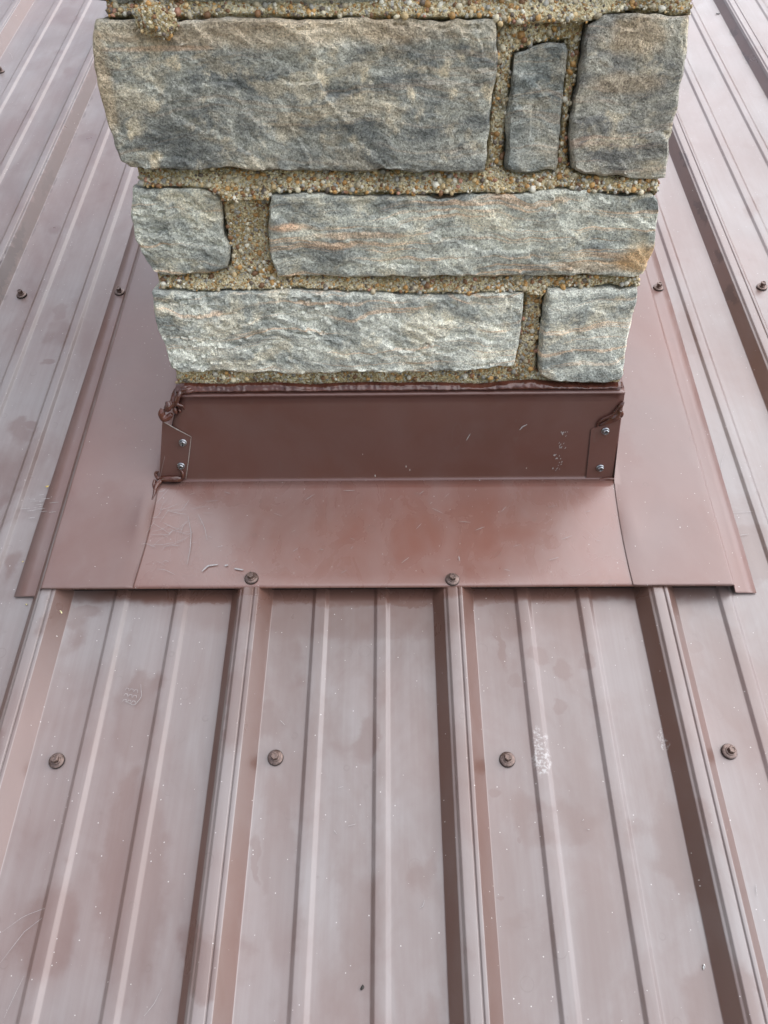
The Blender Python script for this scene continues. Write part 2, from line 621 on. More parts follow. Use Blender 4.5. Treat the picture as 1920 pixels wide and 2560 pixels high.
def hexhead(r_, z0, z1, slot=False):
    V, F = lathe([(r_, z0), (r_, z1 - .0006), (r_ * .86, z1), (r_ * .6, z1), (r_ * .56, z1 - .0007), (.0001, z1 - .0008)], 6)
    return V, F


def screw_mesh(kind):
    if kind == 'roof':
        wv, wf = lathe([(.0079, 0), (.0079, .0014), (.0066, .0018), (.0001, .0018)])
        dv, df = lathe([(.0077, .0015), (.0074, .0024), (.0062, .0030), (.0048, .0032), (.0047, .0043), (.0040, .0046), (.0001, .0046)])
        hv, hf = hexhead(.0040, .0042, .0096)
        V, F, fm = join([(wv, wf, 1), (dv, df, 0), (hv, hf, 0)])
        ms = [M['screw'], M['rubber']]
    else:
        dv, df = lathe([(.0046, 0), (.0047, .0008), (.0042, .0013), (.0001, .0013)])
        hv, hf = hexhead(.0038, .0010, .0042)
        sl = [(-.0030, -.0005, .00425), (.0030, -.0005, .00425), (.0030, .0005, .00425), (-.0030, .0005, .00425)]
        V, F, fm = join([(dv, df, 0), (hv, hf, 0), (sl, [(0, 1, 2, 3)], 1)])
        ms = [M['zinc'], M['rubber']]
    me = bpy.data.meshes.new('screw')
    me.from_pydata(V, [], F)
    for m_ in ms:
        me.materials.append(m_)
    me.polygons.foreach_set('material_index', fm)
    me.polygons.foreach_set('use_smooth', [True] * len(F))
    me.set_sharp_from_angle(angle=R(35))
    return me


SCREW = screw_mesh('roof')
ZINC = screw_mesh('zinc')


def put_screw(me, parent, mat):
    o = bpy.data.objects.new('screw', me)
    COL.objects.link(o)
    o.parent = parent
    o.matrix_basis = mat
    return o


random.seed(5)


def tilt():
    return Matrix.Rotation(random.uniform(-.06, .06), 4, 'X') @ Matrix.Rotation(random.uniform(-.06, .06), 4, 'Y') @ \
        Matrix.Rotation(random.uniform(0, 6), 4, 'Z')


def roof_screw(u, v, w=0.0005):
    return put_screw(SCREW, panel_at(u), Matrix.Translation((u, v, w)) @ tilt())


seen = [(143, 1903), (689, 1895), (1268, 1900), (1822, 1880), (55, 739), (1904, 719), (2, 180)]
rows = []
for (x, y) in seen:
    u, v = on_roof(x, y)
    rows.append((u, v))
    roof_screw(u, v)
VS1 = sum(r_[1] for r_ in rows[:4]) / 4
VS2 = sum(r_[1] for r_ in rows[4:6]) / 2
for k in range(-9, 13):                      # the same rows go on beyond the picture
    u = LB + k * S + .066
    for v in (VS1 - .6, VS1, VS2, VS2 + 1.25):
        if all(abs(u - a) + abs(v - b) > .12 for a, b in rows) and not (-.42 < u < .42 and v > .3 and v < 1.3):
            roof_screw(u + random.uniform(-.006, .006), v + random.uniform(-.01, .01))

# ridge cap and the far slope, out of the picture uphill
RW = roof_world(0, VR, 0.0)
U0, U1 = LB - 10 * S, LB + 14 * S
cap = []
pr = rounded([(-.17, -.17 * math.tan(PHI) + .022), (0, .036), (.17, -.17 * math.tan(PHI) + .022)], .02, 4)
V = []
for u in (U0, U1):
    for (a, b) in pr:
        V.append((u, RW.y + a, RW.z + b))
n_ = len(pr)
INVR = ROOFM.inverted()
wmesh('ridge_cap', V, [(i, i + 1, n_ + i + 1, n_ + i) for i in range(n_ - 1)], M['roof'], roof, INVR)
V = [(U0, RW.y, RW.z), (U1, RW.y, RW.z), (U1, RW.y + 4.5, RW.z - 4.5 * math.tan(PHI)), (U0, RW.y + 4.5, RW.z - 4.5 * math.tan(PHI))]
wmesh('far_slope', V, [(0, 1, 2, 3)], M['roof'], roof, INVR)

# the house under the roof
EAVE = roof_world(0, V0, 0)
house = empty('house_wall', Matrix.Translation((0, EAVE.y + .35, 0)), 'pale house walls below the metal roof', 'wall', 'structure')
y0, y1 = .0, RW.y - EAVE.y - .35
zt = EAVE.z + .02


def box(a, b):
    V = [(x, y, z) for z in (a[2], b[2]) for y in (a[1], b[1]) for x in (a[0], b[0])]
    return V, [(0, 2, 3, 1), (4, 5, 7, 6), (0, 1, 5, 4), (1, 3, 7, 5), (3, 2, 6, 7), (2, 0, 4, 6)]


V, F = box((U0 + .3, 0, 0), (U1 - .3, y1, zt))
mesh('wall', V, F, M['siding'], house, smooth=False)

# ------------------------------------------------------------------ unseen trees round the house, added to darken what the paint mirrors
M['leaf'] = plain('leaf', (0.05, 0.085, 0.025), .6, 0, .4, .5, 2, .1)
M['bark'] = plain('bark', (0.10, 0.075, 0.055), .9, 0, .2, .4, 12, .8)
random.seed(3)
CV, CF = [], []
for k in range(150):                                 # leaf clumps through the crown
    d = Vector((random.gauss(0, 1), random.gauss(0, 1), random.gauss(0, 1))).normalized() * random.random() ** .4
    c = Vector((d.x * 2.9, d.y * 2.9, 6.6 + d.z * 3.6))
    for q in range(26):
        p = c + Vector((random.gauss(0, .38), random.gauss(0, .38), random.gauss(0, .3)))
        a_ = Vector((random.gauss(0, 1), random.gauss(0, 1), random.gauss(0, .6))).normalized() * random.uniform(.10, .2)
        b_ = a_.cross(Vector((random.gauss(0, 1), random.gauss(0, 1), random.gauss(0, 1)))).normalized() * a_.length * .6
        i = len(CV)
        CV += [p - a_, p + b_, p + a_, p - b_]
        CF.append((i, i + 1, i + 2, i + 3))
TVv, TF = lathe([(.32, 0), (.24, .5), (.19, 2.5), (.13, 5.0), (.05, 8.0)], 9)
for k in range(7):
    a_ = k * 2.4
    z_ = 2.6 + k * .55
    pts = [Vector((math.cos(a_) * r_, math.sin(a_) * r_, z_ + r_ * .75)) for r_ in (0, .7, 1.4, 2.1)]
    b0 = len(TVv)
    for j, p in enumerate(pts):
        rr = .085 * (1 - j * .28)
        TVv += [tuple(p + Vector((rr * math.cos(q), rr * math.sin(q) * .5, rr * math.sin(q)))) for q in (0, 1.57, 3.14, 4.71)]
    for j in range(3):
        for q in range(4):
            TF.append((b0 + j * 4 + q, b0 + j * 4 + (q + 1) % 4, b0 + j * 4 + 4 + (q + 1) % 4, b0 + j * 4 + 4 + q))
crown_me = trunk_me = None
TREES = [(-9.5, -3.5, 1.3, 'left', 'nearest the eave'), (-10.5, 1.5, 1.4, 'left', 'level with the chimney'), (-9.5, 6.5, 1.3, 'left', 'level with the ridge'),
         (-11.5, 12, 1.4, 'left', 'farthest uphill'), (-7.5, -10.5, 1.05, 'below', 'leftmost of three'), (-2.5, -12.5, 1.1, 'below', 'middle of three'),
         (3.0, -12.0, 1.0, 'below', 'rightmost of three'),
         (-5.5, 15.0, 1.25, 'behind', 'leftmost of four'), (.5, 16.0, 1.3, 'behind', 'second of four from the left'),
         (6.0, 14.5, 1.35, 'behind', 'third of four from the left'), (10.5, 10.5, 1.4, 'behind', 'rightmost of four')]
WHERE = {'left': 'left of the house', 'below': 'below the eave', 'behind': 'behind the ridge'}
for i, (x, y, sc_, side, which) in enumerate(TREES):
    t_ = empty('added_tree', Matrix.Translation((x, y, 0)) @ Matrix.Rotation(i * 1.3, 4, 'Z') @ Matrix.Scale(sc_, 4),
               'unseen leafy tree ' + WHERE[side] + ', ' + which, 'tree', group='trees ' + WHERE[side])
    if crown_me is None:
        c_ = mesh('crown', CV, CF, M['leaf'], t_, smooth=False)
        r_ = mesh('trunk', TVv, TF, M['bark'], t_)
        crown_me, trunk_me = c_.data, r_.data
    else:
        for nm, me_ in (('crown', crown_me), ('trunk', trunk_me)):
            q = bpy.data.objects.new(nm, me_)
            COL.objects.link(q)
            q.parent = t_

# ------------------------------------------------------------------ chimney
YM = 0.8071 - 0.004                   # mortar face
YF = YM - 0.020                       # front leg of the flashing
xl = sum(on_front(x, y, YM)[0] for x, y in ((346, 427), (393.5, 693), (444, 940))) / 3
xr = sum(on_front(x, y, YM)[0] for x, y in ((1640.5, 456), (1598, 697), (1548, 958))) / 3
DEPTH = xr - xl
YB = YM + DEPTH
ZBASE = on_front(960, 1200, YF)[1]
ZTOP = ZBASE + 1.75
CX = (xl + xr) / 2
CHM = Matrix.Translation((CX, (YM + YB) / 2, ZBASE))
CHI = CHM.inverted()
chim = empty('stone_chimney', CHM, 'square chimney of rough grey sandstone blocks in pebbly mortar', 'chimney')

# outlines measured stone by stone: top, right, bottom, left
STONES = {
    'A': ([(237, 49), (324, 45), (440, 51), (579, 47), (752, 49), (960, 51), (1076, 51), (1163, 51), (1237, 55)],
          [(1237, 55), (1239, 116), (1242, 174), (1237, 220), (1226, 301), (1222, 376), (1212, 428)],
          [(322, 422), (359, 425), (428, 427), (521, 424), (579, 425), (694, 427), (868, 431), (960, 429), (1076, 431), (1197, 430), (1212, 428)],
          [(237, 49), (231, 64), (226, 110), (231, 174), (240, 220), (252, 260), (269, 312), (284, 370), (301, 408), (322, 422)]),
    'B': ([(1289, 136), (1330, 121), (1377, 109), (1417, 107)],
          [(1417, 107), (1420, 122), (1414, 174), (1411, 231), (1403, 324), (1397, 376), (1389, 434)],
          [(1267, 427), (1307, 434), (1330, 437), (1365, 429), (1389, 434)],
          [(1289, 136), (1284, 174), (1281, 243), (1272, 312), (1266, 376), (1267, 427)]),
    'C': ([(1475, 64), (1516, 43), (1573, 32), (1625, 32), (1666, 38), (1727, 41)],
          [(1727, 41), (1725, 104), (1717, 139), (1704, 203), (1695, 278), (1683, 347), (1673, 405), (1662, 449)],
          [(1434, 426), (1452, 434), (1481, 443), (1568, 446), (1643, 450), (1662, 449)],
          [(1475, 64), (1469, 87), (1460, 145), (1449, 220), (1432, 301), (1429, 359), (1434, 426)]),
    'D': ([(327, 475), (359, 477), (434, 477), (498, 479), (532, 489), (547, 498)],
          [(547, 498), (547, 521), (553, 556), (561, 602), (570, 635), (567, 674)],
          [(378, 680), (399, 690), (440, 693), (498, 691), (538, 684), (567, 674)],
          [(327, 475), (324, 509), (327, 561), (336, 596), (347, 623), (362, 658), (378, 680)]),
    'E': ([(677, 492), (752, 487), (839, 492), (960, 491), (1076, 495), (1191, 492), (1307, 492), (1353, 483), (1400, 479), (1481, 486), (1568, 493), (1634, 489), (1649, 504)],
          [(1649, 504), (1651, 532), (1643, 579), (1642, 617), (1634, 646), (1614, 689)],
          [(692, 693), (752, 694), (868, 694), (960, 695), (1191, 695), (1365, 695), (1481, 693), (1585, 694), (1614, 689)],
          [(677, 492), (674, 521), (670, 550), (668, 579), (674, 612), (677, 646), (686, 675), (692, 693)]),
    'F': ([(379, 736), (399, 732), (463, 734), (532, 739), (579, 734), (665, 732), (752, 730), (856, 736), (960, 739), (1076, 743), (1191, 742), (1261, 736), (1314, 736)],
          [(1314, 736), (1313, 774), (1307, 808), (1296, 872), (1287, 920)],
          [(428, 923), (451, 934), (492, 937), (579, 936), (637, 940), (694, 937), (752, 940), (868, 937), (926, 936), (960, 933), (1018, 936), (1134, 933), (1191, 930), (1238, 924), (1287, 920)],
          [(379, 736), (382, 791), (391, 831), (405, 860), (417, 895), (428, 923)]),
    'G': ([(1372, 730), (1423, 728), (1481, 728), (1527, 724), (1573, 727), (1599, 725)],
          [(1599, 725), (1599, 739), (1591, 768), (1582, 814), (1573, 855), (1568, 901), (1561, 941), (1552, 954)],
          [(1349, 940), (1365, 950), (1400, 956), (1452, 958), (1510, 958), (1552, 954)],
          [(1372, 730), (1362, 774), (1359, 831), (1349, 889), (1349, 940)]),
}
PROUD = {'A': .020, 'B': .012, 'C': .018, 'D': .016, 'E': .018, 'F': .017, 'G': .018}
SMAT = {'A': 'blockA', 'B': 'stoneB', 'C': 'blockC', 'D': 'stoneE', 'E': 'blockE', 'F': 'stoneF', 'G': 'stoneF'}
SLAB = {'A': 'largest block, mottled grey and buff', 'B': 'narrow upright grey block with a cut corner', 'C': 'tan-grey block at the upper right corner',
        'D': 'small banded block at the left edge', 'E': 'long grey block with rust at its right end',
        'F': 'pale grey lowest long block with chipped ledges', 'G': 'pale grey smooth lowest block at the right corner'}


def resample(pts, n):
    L = [0.0]
    for a, b in zip(pts, pts[1:]):
        L.append(L[-1] + math.hypot(b[0] - a[0], b[1] - a[1]))
    out, j = [], 0
    for i in range(n):
        s = L[-1] * i / (n - 1)
        while j < len(pts) - 2 and L[j + 1] < s:
            j += 1
        f_ = (s - L[j]) / max(1e-9, L[j + 1] - L[j])
        out.append((pts[j][0] + (pts[j + 1][0] - pts[j][0]) * f_, pts[j][1] + (pts[j + 1][1] - pts[j][1]) * f_))
    return out


def facet(p, f, o):
    """flat chips at random tilts, as split stone breaks"""
    q = Vector((p.x * f, p.y * f * 1.5, 0)) + o
    c = noise.voronoi(q)[1][0]
    t = noise.cell_vector(c * 57.31)
    d = q - c
    return (t.x * d.x + t.y * d.y) / f * .5


def build_stone(top, right, bot, left, place, proud, back, mat, step, seed, relief=.004, ledge=0.0, rnd=.010, jit=.0012):
    """a split-faced block: outline curves in face coordinates (a, z), place(a, z, out) -> world"""
    w = sum(math.dist(a, b) for a, b in zip(top, top[1:]))
    h = sum(math.dist(a, b) for a, b in zip(left, left[1:]))
    nu, nv = max(5, int(w / step)), max(4, int(h / step))
    T, B = resample(top, nu), resample(bot, nu)
    L, Rr = resample(left, nv), resample(right, nv)
    o = Vector((seed * 3.17, seed * 1.91, seed * 7.3))
    V = []
    for j in range(nv):
        t = j / (nv - 1)
        for i in range(nu):
            s = i / (nu - 1)
            q = []
            for c in (0, 1):
                q.append((1 - t) * T[i][c] + t * B[i][c] + (1 - s) * L[j][c] + s * Rr[j][c]
                         - ((1 - s) * (1 - t) * T[0][c] + s * (1 - t) * T[-1][c] + (1 - s) * t * B[0][c] + s * t * B[-1][c]))
            a, z = q
            pv = Vector((a, z, 0)) + o
            j1 = noise.noise(pv * 90) * jit + noise.noise(pv * 35 + o) * jit * 1.3
            j2 = noise.noise(pv * 90 + Vector((9, 9, 9))) * jit + noise.noise(pv * 35 + Vector((5, 5, 5))) * jit * 1.3
            e1 = min(s * w, (1 - s) * w)
            e2 = min(t * h, (1 - t) * h)
            rr = rnd * (1.0 + .5 * noise.noise(pv * 30))
            k1 = max(0.0, 1 - e1 / rr)
            k2 = max(0.0, 1 - e2 / rr)
            k = min(1.0, math.sqrt(k1 * k1 + k2 * k2))
            edge = rr * (1 - math.sqrt(max(0.0, 1 - k * k)))
            wv = Vector((a, z, 0)) + Vector((noise.noise(pv * 22), noise.noise(pv * 22 + o), 0)) * .012
            lo = fr(Vector((a * 9, z * 12, 1)) + o, 3) * relief * .9
            mid = (facet(wv, 20.0, o) + facet(wv * 1.0 + Vector((.3, .7, 0)), 52.0, o)) * relief * 30
            fine = fr(Vector((a * 150, z * 170, 3)) + o, 3) * relief * .22
            x = lo + mid + fine
            if ledge:
                q_ = (z * 60 + fr(Vector((a * 10, z * 8, 0)) + o, 3) * 2.2)
                fq = q_ - math.floor(q_)
                x += ledge * (min(1.0, fq * 4) - 1.0 + max(0, fq - .85) * 3) * (0.5 + .5 * noise.noise(Vector((a * 14, z * 20, 4)) + o))
            fade = min(1.0, min(e1, e2) / .004 + .25)
            V.append((a + j1, z + j2, proud - edge + x * fade - relief * .4))
    F = [(j * nu + i, (j + 1) * nu + i, (j + 1) * nu + i + 1, j * nu + i + 1) for j in range(nv - 1) for i in range(nu - 1)]
    # the flanks run back into the wall
    loop = [i for i in range(nu)] + [j * nu + nu - 1 for j in range(1, nv)] + [(nv - 1) * nu + i for i in range(nu - 2, -1, -1)] + \
           [j * nu for j in range(nv - 2, 0, -1)]
    ca = sum(V[i][0] for i in loop) / len(loop)
    cz = sum(V[i][1] for i in loop) / len(loop)
    prev = loop
    for d in (.006, .018, .04, 1.0):
        cur = []
        for i in loop:
            a, z, w_ = V[i]
            dd = d if d < 1 else back
            q = noise.noise(Vector((a * 40, z * 40, dd * 60)) + o) * .0025
            ddx = a - ca
            ddz = z - cz
            ln = math.hypot(ddx, ddz)
            V.append((a + ddx / ln * q, z + ddz / ln * q, w_ - dd if d < 1 else -back))
            cur.append(len(V) - 1)
        n = len(loop)
        for i in range(n):
            F.append((prev[i], prev[(i + 1) % n], cur[(i + 1) % n], cur[i]))
        prev = cur
    W = [place(*p) for p in V]
    return wmesh('stone', W, F, mat, chim, CHI, angle=38)


front_place = lambda a, z, out: Vector((a, YM - out, z))
POLY = []


def stain(x, y, rx, ry, c, f):
    p, q, r_ = on_front(x, y, YM - .018), on_front(x + rx, y, YM - .018), on_front(x, y - ry, YM - .018)
    return (p[0] - CX, p[1] - ZBASE, abs(q[0] - p[0]), abs(r_[1] - p[1]), c, f)


TAN, RUST = (0.40, 0.30, 0.20), (0.38, 0.215, 0.085)
M['blockA'] = stone_mat('largest_block_stone', (0.105, 0.110, 0.110), (0.31, 0.305, 0.275), BUFF, .5, (0.38, 0.25, 0.16), .2, .7,
                        spots=(stain(700, 80, 520, 50, TAN, .5), stain(262, 230, 34, 170, TAN, .6), stain(330, 250, 60, 50, BUFF, .5),
                               stain(400, 122, 150, 10, (0.40, 0.25, 0.16), .5)))
M['blockC'] = stone_mat('upper_right_block_stone', (0.12, 0.118, 0.115), (0.31, 0.295, 0.26), BUFF, .6, (0.38, 0.25, 0.19), .4, .25,
                        spots=(stain(1600, 90, 110, 60, TAN, .55), stain(1570, 210, 110, 36, TAN, .4)))
M['blockE'] = stone_mat('long_middle_block_stone', (0.15, 0.158, 0.155), (0.41, 0.41, 0.37), (0.50, 0.44, 0.33), .4, (0.50, 0.32, 0.20), .55, .12,
                        spots=(stain(1605, 650, 75, 46, RUST, .58), stain(1500, 668, 130, 20, RUST, .3), stain(720, 570, 60, 14, (0.5, 0.3, 0.19), .6),
                               stain(900, 590, 160, 10, (0.5, 0.32, 0.2), .45)))
for i, key in enumerate('ABCDEFG'):
    yp = YM - PROUD[key]
    cv = [[on_front(x, y, yp) for x, y in c] for c in STONES[key]]
    top, right, bot, left = cv
    POLY.append(top + right[1:] + bot[::-1][1:] + left[::-1][1:-1])
    o = build_stone(top, right, bot, left, front_place, PROUD[key], .10, M[SMAT[key]], .0024, i + 1,
                    relief={'A': .0065, 'B': .006, 'C': .005, 'D': .007, 'E': .0055, 'F': .006, 'G': .004}[key],
                    ledge={'F': .004, 'D': .003, 'E': .001, 'C': .0015}.get(key, 0.0),
                    rnd={'A': .0036, 'D': .005, 'F': .004, 'G': .0045, 'B': .003}.get(key, .0034), jit=.0018)
    o['label'] = SLAB[key]

# rows: visible ones on the front come from the photograph, the rest goes on round the other faces and upwards
z_of = lambda y: on_front(960, y, YM - .018)[1]
ROWS = [(z_of(937), z_of(736)), (z_of(694), z_of(491)), (z_of(428), z_of(50))]
random.seed(21)
z = z_of(2)
while z < ZTOP - .09:
    hgt = random.uniform(.10, .17)
    ROWS.append((z, min(z + hgt, ZTOP - .012)))
    z += hgt + .022


def cheap_row(place, a0, a1, z0, z1, nst, seed, overhang=0.0):
    rs = random.Random(seed)
    cuts = [a0 - overhang] + sorted(a0 + (a1 - a0) * (k + rs.uniform(.3, .7) * .8) / nst for k in range(1, nst)) + [a1 + overhang]
    for k in range(nst):
        p = cuts[k] + (.012 if k else 0)
        q = cuts[k + 1] - (.012 if k < nst - 1 else 0)
        j = lambda: rs.uniform(-.004, .004)
        tl, tr, br, bl_ = (p + j(), z1 + j()), (q + j(), z1 + j()), (q + j(), z0 + j()), (p + j(), z0 + j())
        mt = rs.choice(['stoneA', 'stoneB', 'stoneC', 'stoneE'])
        build_stone([tl, tr], [tr, br], [bl_, br], [tl, bl_], place, .017, .05, M[mt], .011, seed * 7 + k, relief=.005, rnd=.012, jit=.003)


left_place = lambda a, z, out: Vector((xl - out, YB - a, z))
right_place = lambda a, z, out: Vector((xr + out, YM + a, z))
back_place = lambda a, z, out: Vector((xr - (a - xl), YB + out, z))
for ri, (z0, z1) in enumerate(ROWS):
    if ri >= 3:
        cheap_row(front_place, xl, xr, z0, z1, 2 + ri % 2, 100 + ri, .018)
    cheap_row(left_place, 0.0, DEPTH - .115, z0, z1, 2, 200 + ri, 0)
    cheap_row(right_place, .115, DEPTH, z0, z1, 2, 300 + ri, 0)
    cheap_row(back_place, xl, xr, z0, z1, 2 + (ri + 1) % 2, 400 + ri, .015)


def joint_out(x, z):
    """how far the mortar stands out: struck back under each stone, squeezed out over the one below"""
    o = 0.0
    for (yt, yb, a, b) in ((0, 52, .002, .013), (430, 492, .001, .014), (696, 738, .002, .013), (938, 966, .002, .003)):
        zt_, zb = z_of(yt), z_of(yb)
        if zb - .004 < z < zt_ + .001:
            t = (zt_ - z) / (zt_ - zb)
            o = a + (b - a) * min(1.0, max(0.0, t)) ** .8
            if t > 1.0:
                o = b
            return o
    return .003


def inside(x, y, P):
    r_ = False
    for (x1, y1), (x2, y2) in zip(P, P[1:] + P[:1]):
        if (y1 > y) != (y2 > y) and x < (x2 - x1) * (y - y1) / (y2 - y1) + x1:
            r_ = not r_
    return r_


BOX = [(min(p[0] for p in P), max(p[0] for p in P), min(p[1] for p in P), max(p[1] for p in P)) for P in POLY]


def in_stone(x, z):
    return any(b[0] < x < b[1] and b[2] < z < b[3] and inside(x, z, P) for b, P in zip(BOX, POLY))


def stone_dist(x, z):
    """distance to the nearest stone outline, up to 8 mm"""
    best = .008
    for b, P in zip(BOX, POLY):
        if b[0] - .008 < x < b[1] + .008 and b[2] - .008 < z < b[3] + .008:
            for (x1, y1), (x2, y2) in zip(P, P[1:] + P[:1]):
                dx, dy = x2 - x1, y2 - y1
                t = max(0.0, min(1.0, ((x - x1) * dx + (z - y1) * dy) / (dx * dx + dy * dy + 1e-12)))
                best = min(best, math.hypot(x - x1 - dx * t, z - y1 - dy * t))
    return best


def mortar_out(x, z):
    p = Vector((x, 0, z))
    c = stone_dist(x, z)
    if c > .0012 and in_stone(x, z):
        return -.012
    gap = .0022 + .0016 * noise.noise(p * 55)
    dip = .011 * max(0.0, 1 - c / gap) ** .6 if c < gap else 0.0
    return joint_out(x, z) - dip + fr(p * 40, 3) * .0026 + fr(p * 170 + Vector((3, 3, 3)), 3) * .0014


def mortar_face(place, a0, a1, z0, z1, step, outf):
    nu, nv = int((a1 - a0) / step) + 2, int((z1 - z0) / step) + 2
    V = []
    for j in range(nv):
        for i in range(nu):
            a = a0 + (a1 - a0) * i / (nu - 1)
            z = z0 + (z1 - z0) * j / (nv - 1)
            edge = i in (0, nu - 1)
            V.append(place(a, z, 0.0 if edge else outf(a, z)))
    return V, grid_faces(nu, nv)


ZM0 = ZBASE - .05
zsplit = z_of(-40)
parts = []
parts.append((*mortar_face(front_place, xl, xr, ZM0, zsplit, .0022, mortar_out), 0))
gen = lambda a, z: .002 + fr(Vector((a * 40, z * 40, 5)), 2) * .002
parts.append((*mortar_face(front_place, xl, xr, zsplit, ZTOP, .02, gen), 0))
parts.append((*mortar_face(left_place, 0, DEPTH, ZM0, ZTOP, .012, gen), 0))
parts.append((*mortar_face(right_place, 0, DEPTH, ZM0, ZTOP, .012, gen), 0))
parts.append((*mortar_face(back_place, xl, xr, ZM0, ZTOP, .03, gen), 0))
V, F, _ = join(parts)
wmesh('mortar', V, F, M['mortar'], chim, CHI)

# pebbles bedded in the mortar
ico = bmesh.new()
bmesh.ops.create_icosphere(ico, subdivisions=1, radius=1.0)
IV = [v.co.copy() for v in ico.verts]
IF = [tuple(v.index for v in f.verts) for f in ico.faces]
ico.free()
TONES = [((0.55, 0.48, 0.34), 5), ((0.66, 0.61, 0.50), 2), ((0.40, 0.33, 0.22), 5), ((0.36, 0.19, 0.06), 4), ((0.46, 0.26, 0.09), 3),
         ((0.20, 0.10, 0.045), 3), ((0.30, 0.28, 0.24), 4), ((0.13, 0.10, 0.075), 3), ((0.52, 0.38, 0.20), 3), ((0.40, 0.20, 0.13), 1)]
TL, TW = [t[0] for t in TONES], [t[1] for t in TONES]


PV, PF, PT = [], [], []


def pebble(pos, nrm, r_):
    b = len(PV)
    e = (random.uniform(.75, 1.3), random.uniform(.7, 1.15), random.uniform(.6, .95))
    rot = Matrix.Rotation(random.uniform(0, 6.28), 3, 'Z') @ Matrix.Rotation(random.uniform(0, 6.28), 3, 'X') @ Matrix.Rotation(random.uniform(0, 6.28), 3, 'Y')
    tone = random.choices(TL, TW)[0]
    k = random.uniform(.8, 1.3)
    off = Vector((random.random() * 50, random.random() * 50, random.random() * 50))
    for q in IV:
        s = r_ * (1 + .22 * noise.noise(q * 1.3 + off))
        PV.append(pos + rot @ Vector((q.x * e[0] * s, q.y * e[1] * s, q.z * e[2] * s)))
        PT.append((tone[0] * k, tone[1] * k, tone[2] * k, 1.0))
    PF.extend(tuple(i + b for i in f) for f in IF)


random.seed(77)
ztop_v, zbot_v = z_of(-30), z_of(964)
cnt = 0
while cnt < 8000:
    x, z = random.uniform(xl + .001, xr - .001), random.uniform(zbot_v, ztop_v)
    if in_stone(x, z):
        continue
    cnt += 1
    if noise.noise(Vector((x * 25, 0, z * 25))) < -.25 and random.random() < .6:
        continue
    if stone_dist(x, z) < .0016:
        continue
    r_ = min(.0036, max(.0006, random.lognormvariate(math.log(.00122), .58)))
    pebble(front_place(x, z, mortar_out(x, z) + r_ * random.uniform(-.45, .15)), None, r_)
for k in range(1500):                        # the two flanks, and the joints higher up
    z = random.choice(ROWS)[0] - random.uniform(.0, .022)
    a = random.uniform(0, DEPTH)
    pl = random.choice((left_place, right_place))
    r_ = random.uniform(.001, .003)
    pebble(pl(a, z, gen(a, z)), None, r_)
# mortar that was squeezed out over the largest block
lump_c = on_front(389, 66, YM - .024)
lump = []
LV, LF = [], []
ico = bmesh.new()
bmesh.ops.create_icosphere(ico, subdivisions=4, radius=1.0)
for v in ico.verts:
    q = v.co
    s = 1 + .22 * fr(q * 2.2, 3) + .10 * noise.noise(q * 7)
    LV.append(Vector((lump_c[0] + q.x * .0165 * s - .004 * q.z, YM - .020 - q.y * .012 * s, lump_c[1] + .004 + q.z * .0135 * s)))
LF = [tuple(v.index for v in f.verts) for f in ico.faces]
ico.free()
wmesh('mortar_lump', LV, LF, M['mortar'], chim, CHI)
for k in range(170):
    p = random.choice(LV)
    if p.y < YM - .016:
        pebble(p + Vector((random.uniform(-.001, .001), 0, random.uniform(-.001, .001))), None, min(.003, random.lognormvariate(math.log(.0014), .4)))
pe = wmesh('mortar_pebbles', PV, PF, M['pebble'], chim, CHI)
at = pe.data.color_attributes.new('tone', 'FLOAT_COLOR', 'POINT')
at.data.foreach_set('color', [c for t in PT for c in t])
pe['kind'] = 'stuff'

# crown and flue above the picture
V, F = box((xl - .05, YM - .05, ZTOP), (xr + .05, YB + .05, ZTOP + .07))
wmesh('crown', V, F, M['concrete'], chim, CHI, smooth=False)
fl = []
V, F = lathe([(.10, ZTOP + .05), (.10, ZTOP + .28), (.082, ZTOP + .28), (.082, ZTOP + .06)], 20)
wmesh('flue', [Vector((CX + v[0], (YM + YB) / 2 + v[1], v[2])) for v in V], F, M['clay'], chim, CHI, angle=40)

# ------------------------------------------------------------------ flashing
WT = .0186                            # rib top
WA = WT + .0012                       # apron on top of the ribs
WS = WA + .0016                       # side pieces lie on the apron
bend_u0, bend_v = on_roof(476, 1200, WA)
lip_v = on_roof(960, 1466, WA)[1]
FLM = Matrix.Translation(roof_world((xl + xr) / 2, bend_v, WA)) @ Matrix.Rotation(PHI, 4, 'X')
FLI = FLM.inverted()
flash = empty('chimney_flashing', FLM, 'brown sheet metal flashing around the foot of the stone chimney', 'flashing')
YF = roof_world(0, bend_v, WA).y
ZB = roof_world(0, bend_v, WA).z
ZL = on_front(960, 987, YF)[1]        # top edge of the front leg
xfl0, xfr0 = on_front(400, 1196, YF)[0], on_front(1531, 1197, YF)[0]
xfl1, xfr1 = on_front(447, 989, YF)[0], on_front(1561.5, 985, YF)[0]
uA0 = on_roof(103, 1466, WA)[0]
uA1 = on_roof(1836, 1466, WA)[0]

TH = .0012


def sheet(name, rows_, mat, both=True, **k):
    """rows_ of world points, given a real thickness below"""
    nu, nv = len(rows_[0]), len(rows_)
    V = [p for r_ in rows_ for p in r_]
    F = grid_faces(nu, nv)
    o = wmesh(name, V, F, mat, flash, FLI, **k)
    md = o.modifiers.new('thickness', 'SOLIDIFY')
    md.thickness = .0007
    md.offset = 0
    return o


